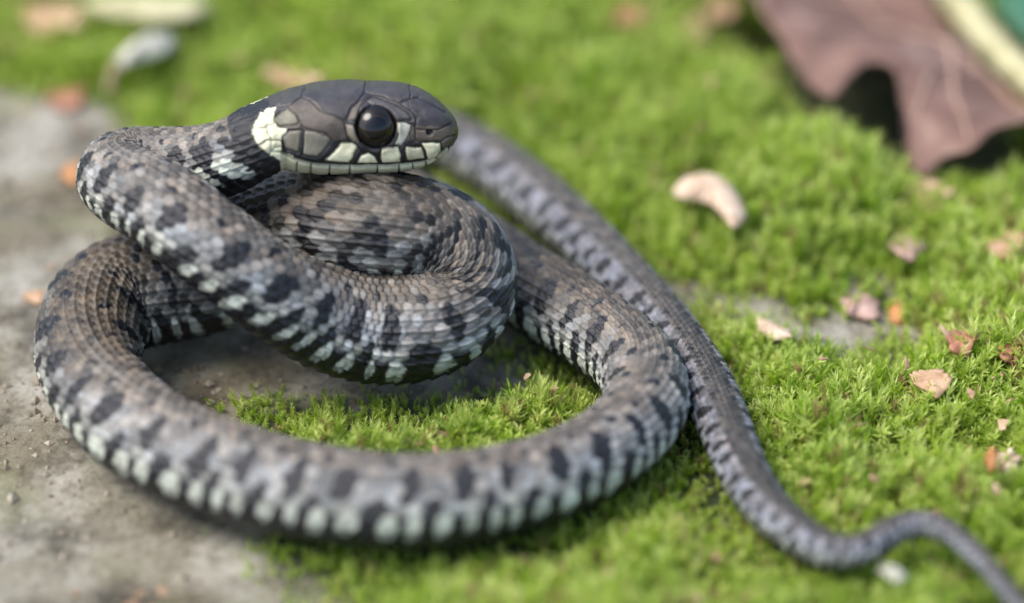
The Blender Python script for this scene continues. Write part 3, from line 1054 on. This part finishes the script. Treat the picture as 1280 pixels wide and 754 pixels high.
dleaf = flake('dead_leaf', [(905, -60), (925, 5), (958, 40), (985, 72), (1003, 108), (1040, 138), (1062, 122), (1085, 112), (1112, 120), (1128, 152), (1140, 190),
                    (1160, 206), (1182, 192), (1214, 196), (1245, 182), (1300, 180), (1370, 165), (1360, 130), (1262, 112), (1225, 66), (1180, 10), (1150, -60), (1050, -130)],
      1.45, brown_m, 'large curled brown dead leaf with a ragged edge lying over the moss at upper right', 'leaf', thick=0.05, dome=0.0, rough=0.0, seed=3, rings=16, centre=(1110, 60), zmap=leafwave)
vein_m = litter_mat('leaf_vein', (0.20, 0.12, 0.08), (0.34, 0.22, 0.16), (0.44, 0.32, 0.24), 2)
for vp in ([(1340, 150), (1240, 90), (1130, 30), (1040, -60)], [(1240, 90), (1170, 110), (1140, 160)], [(1130, 30), (1040, 50), (1000, 80)], [(1190, 62), (1190, 120), (1210, 180)], [(1090, -10), (1000, -10), (950, 10)]):
    q3 = catmull(np.array([unproj(a, b, dleaf.location.z) for a, b in vp]), 6)
    q3[:, 2] += leafwave(q3[:, 0], q3[:, 1]) + 0.01
    K = 6; n = len(q3)
    ff = np.arange(K) / K * 2 * math.pi
    vv = q3[:, None] + np.stack([0.05 * np.cos(ff), 0.05 * np.cos(ff + 0.4), 0.04 * np.sin(ff)], -1)[None] * np.linspace(1.3, 0.5, n)[:, None, None]
    i = np.arange(n - 1)[:, None] * K; j = np.arange(K)[None]; jn = (j + 1) % K
    mesh_np('vein', vv.reshape(-1, 3) - np.array(dleaf.location), np.stack([i + j, i + jn, i + K + jn, i + K + j], -1).reshape(-1, 4), None, vein_m, dleaf)
twig('plant_stem', [(1165, -50, 0.7), (1215, 25, 0.75), (1262, 78, 0.7), (1330, 130, 0.6)], 0.24, 0.22, straw_m, 'thick pale straw-coloured stem behind the big dead leaf, crossing the upper right corner', 'stem', lift=0.4)
flake('green_leaf', [(1225, -40), (1262, 28), (1310, 62), (1360, 30), (1340, -60), (1270, -90)], 0.5, teal_m, 'blue-green leaf in the top right corner beyond the pale stem', 'leaf', dome=0.2, seed=9)
flake('curled_petal', [(842, 232), (856, 221), (884, 218), (908, 226), (926, 248), (930, 272), (918, 284), (904, 270), (890, 254), (866, 248), (848, 244)],
      0.62, cream_m, 'curled cream leaf fragment, brightest of the litter, on moss right of the tail', 'leaf fragment', dome=0.16, curl=-0.12, seed=5, thick=0.04, centre=(893, 240))
G = 'dry leaf fragments scattered on the moss and stone'
FL = [
    ((85, 121), 29, 15, -12, rust_m, tan_m, 'orange-brown flake on bare stone left of the head, near the upper left', 0.06),
    ((66, 22), 44, 20, 4, tan_m, None, 'broad tan leaf piece in the top left corner above the stone', 0.5),
    ((15, 28), 18, 32, 10, pink_m, None, 'pinkish leaf piece cut by the left edge of the picture at the top', 0.45),
    ((368, 98), 36, 12, 8, tan_m, None, 'tan flake on the moss just behind the back of the head', 0.55),
    ((482, 8), 22, 12, 0, rust_m, None, 'rust-coloured flake at the top edge above the head', 0.5),
    ((788, 14), 20, 20, 20, rust_m, None, 'rust-red flake at the top edge, left of a tan one', 0.5),
    ((862, 38), 25, 22, -8, tan_m, None, 'round tan flake near the top edge left of the big dead leaf', 0.5),
    ((700, 62), 28, 18, 12, pink_m, None, 'faded flesh-coloured flake on moss below the top edge, right of the head', 0.5),
    ((902, 12), 22, 14, -14, tan_m, None, 'tan flake touching the left tip of the big dead leaf', 0.5),
    ((1160, 242), 30, 17, 6, tan_m, None, 'tan flake on moss under the ragged edge of the dead leaf', 0.62),
    ((1134, 305), 22, 17, 10, pink_m, None, 'small pinkish flake midway between the dead leaf and the bare stone patch', 0.62),
    ((1258, 306), 24, 17, -4, tan_m, None, 'tan flake at the right edge below the pale green blade', 0.6),
    ((1076, 382), 29, 17, 8, pink_m, None, 'pale pink flake on the bare stone patch right of the tail', 0.12),
    ((1202, 427), 21, 18, 0, rust_m, None, 'rusty flake on moss right of the bare stone patch', 0.6),
    ((1268, 441), 20, 15, 0, rust_m, None, 'rusty flake cut by the right edge beside another rusty one', 0.6),
    ((1163, 477), 25, 17, 14, tan_m, None, 'salmon-tan flake on moss below the rusty ones', 0.6),
    ((1256, 580), 24, 17, -10, cream_m, None, 'cream flake at the right edge above the tail tip', 0.6),
    ((966, 414), 26, 11, 24, cream_m, None, 'pale cream flake among moss tips just right of the tail bend', 0.5),
    ((45, 371), 17, 8, 10, tan_m, None, 'small tan chip on the stone outside the left side of the coil', 0.05),
    ((700, 330 + 0), 0, 0, 0, None, None, None, 0),
]
k = 0
for (c0, a, b, rt, m, m2, lab, lift) in FL:
    if m is None:
        continue
    k += 1
    rg = random.Random(100 + k)
    ol = []
    for q in range(11):
        f = q / 11 * 2 * math.pi
        rr3 = rg.uniform(0.72, 1.12)
        ex_, ey_ = a * math.cos(f) * rr3, b * math.sin(f) * rr3
        t_ = math.radians(rt)
        ol.append((c0[0] + ex_ * math.cos(t_) - ey_ * math.sin(t_), c0[1] + ex_ * math.sin(t_) + ey_ * math.cos(t_)))
    flake('leaf_flake', ol, lift - (0.22 if lift > 0.3 else 0.0), m, lab, 'leaf fragment', G, dome=0.07, curl=rg.uniform(-0.05, 0.15), seed=20 + k, thick=0.03, rings=5, sub=4, centre=c0)
flake('leaf_flake', [(76, 222), (84, 208), (97, 200), (104, 206), (104, 224), (96, 232), (84, 226)], 0.35, orange_m, 'orange-tan sliver sticking out beside the left bend of the neck', 'leaf fragment', G, dome=0.08, curl=0.2, seed=60, rings=5)
flake('orange_bud', [(1112, 378), (1122, 372), (1132, 380), (1134, 396), (1124, 404), (1112, 398)], 0.06, orange_m, 'small bright orange speck on the bare stone patch', 'bud', dome=0.10, seed=61, rings=6, thick=0.08)
flake('orange_bud', [(1234, 566), (1240, 562), (1246, 570), (1246, 582), (1238, 586), (1233, 578)], 0.66, orange_m, 'tiny orange speck beside the cream flake at the right edge', 'bud', dome=0.14, seed=62, rings=5, thick=0.05)
flake('seed_husk', [(1098, 712), (1108, 709), (1124, 714), (1134, 720), (1126, 726), (1108, 722)], 0.6, white_m, 'small white seed husk on moss below the thin end of the tail', 'seed', dome=0.10, seed=63, rings=5)
flake('pale_leaf', [(100, 4), (150, -6), (240, -4), (262, 8), (240, 22), (160, 22), (118, 14)], 0.6, straw_m, 'long pale yellowish leaf along the top edge at left', 'leaf', dome=0.15, seed=64, rings=6)
flake('dry_pod', [(146, 72), (160, 58), (186, 45), (212, 42), (220, 52), (206, 64), (176, 74), (152, 82)], 0.65, white_m, 'whitish oblong dry leaf lying slantwise above the stone at upper left', 'leaf', dome=0.18, seed=65, rings=6, thick=0.05)
twig('twig', [(150, 76, 0.35), (140, 96, 0.15), (136, 116, -0.05)], 0.075, 0.055, bark_m, 'short brown stalk hanging from the whitish leaf onto the stone', 'twig', lift=0.3)
twig('twig', [(936, 640, 0.0), (955, 663, 0.05), (975, 684, 0.0)], 0.03, 0.02, rust_m, 'thin reddish stalk in the moss under the tail', 'twig', lift=0.25)

# grit and crumbs on the stone
nC = 2600
qx = RNG.uniform(-9, 6, nC * 3); qy = RNG.uniform(-7.5, 7, nC * 3)
am = moss_amount(qx, qy); dn, fr = snake_near(qx, qy)
kp = (am < 0.05) & ((fr > 5) | (fr > 0.25))
qx, qy, dn = qx[kp][:nC], qy[kp][:nC], dn[kp][:nC]
qz = ground_h(qx, qy, dn)
octv = np.array([(1, 0, 0), (0, 1, 0), (-1, 0, 0), (0, -1, 0), (0, 0, 0.7), (0, 0, -0.7)], float)
octf = np.array([(0, 1, 4), (1, 2, 4), (2, 3, 4), (3, 0, 4), (1, 0, 5), (2, 1, 5), (3, 2, 5), (0, 3, 5)])
sz = np.exp(RNG.normal(-3.6, 0.5, len(qx)))
VV = octv[None] * sz[:, None, None] * RNG.uniform(0.6, 1.4, (len(qx), 6, 3)) + np.column_stack([qx, qy, qz + sz * 0.2])[:, None]
FF = (octf[None] + (np.arange(len(qx)) * 6)[:, None, None]).reshape(-1, 3)
grit_m = litter_mat('grit', (0.07, 0.05, 0.03), (0.24, 0.20, 0.14), (0.5, 0.46, 0.38), 3)
gt = mesh_np('grit', VV.reshape(-1, 3), None, FF, grit_m, smooth_shade=False)
tag(gt, 'fine crumbs and grit scattered on the bare stone', 'grit', kind='stuff')

# shreds of dead leaf caught in the moss
nL = 420
qx = RNG.uniform(-11, 13, nL * 4); qy = RNG.uniform(-8, 13, nL * 4)
am = moss_amount(qx, qy); dn, fr = snake_near(qx, qy)
kp = (fr > 5) & (dn > 0.2) & (vnoise(qx, qy, 3.0, 88, 2) > -0.2)
qx, qy, dn, am = qx[kp][:nL], qy[kp][:nL], dn[kp][:nL], am[kp][:nL]
qz = ground_h(qx, qy, dn) + np.where(am > 0.2, RNG.uniform(0.25, 0.55, len(qx)), 0.03)
K = 7
ff = np.arange(K) / K * 2 * math.pi
sz = RNG.uniform(0.03, 0.10, len(qx))
rr4 = RNG.uniform(0.5, 1.2, (len(qx), K))
tw = RNG.uniform(0, 6.28, len(qx))[:, None]
asp = RNG.uniform(0.35, 0.9, len(qx))[:, None]
lx = sz[:, None] * rr4 * np.cos(ff); ly = sz[:, None] * rr4 * asp * np.sin(ff)
wx = lx * np.cos(tw) - ly * np.sin(tw); wy = lx * np.sin(tw) + ly * np.cos(tw)
wz = wx * RNG.normal(0, 0.35, len(qx))[:, None] + wy * RNG.normal(0, 0.35, len(qx))[:, None]
rim = np.stack([wx + qx[:, None], wy + qy[:, None], wz + qz[:, None]], -1)
mid3 = np.stack([qx, qy, qz + 0.02], -1)[:, None]
top = np.concatenate([rim, mid3], 1)
VV = np.concatenate([top, top - np.array([0, 0, 0.015])], 1)
b8 = K + 1
fc = []
for q in range(K):
    g = (q + 1) % K
    fc += [(q, g, K), (b8 + g, b8 + q, b8 + K), (q, b8 + q, b8 + g), (q, b8 + g, g)]
FF = (np.array(fc)[None] + (np.arange(len(qx)) * 2 * b8)[:, None, None]).reshape(-1, 3)
shr_m = litter_mat('shreds', (0.16, 0.08, 0.04), (0.34, 0.21, 0.12), (0.55, 0.42, 0.28), 0.9)
sh = mesh_np('leaf_shreds', VV.reshape(-1, 3), None, FF, shr_m, smooth_shade=False)
tag(sh, 'tiny shreds of dead leaf caught among the moss tips', 'leaf litter', kind='stuff')
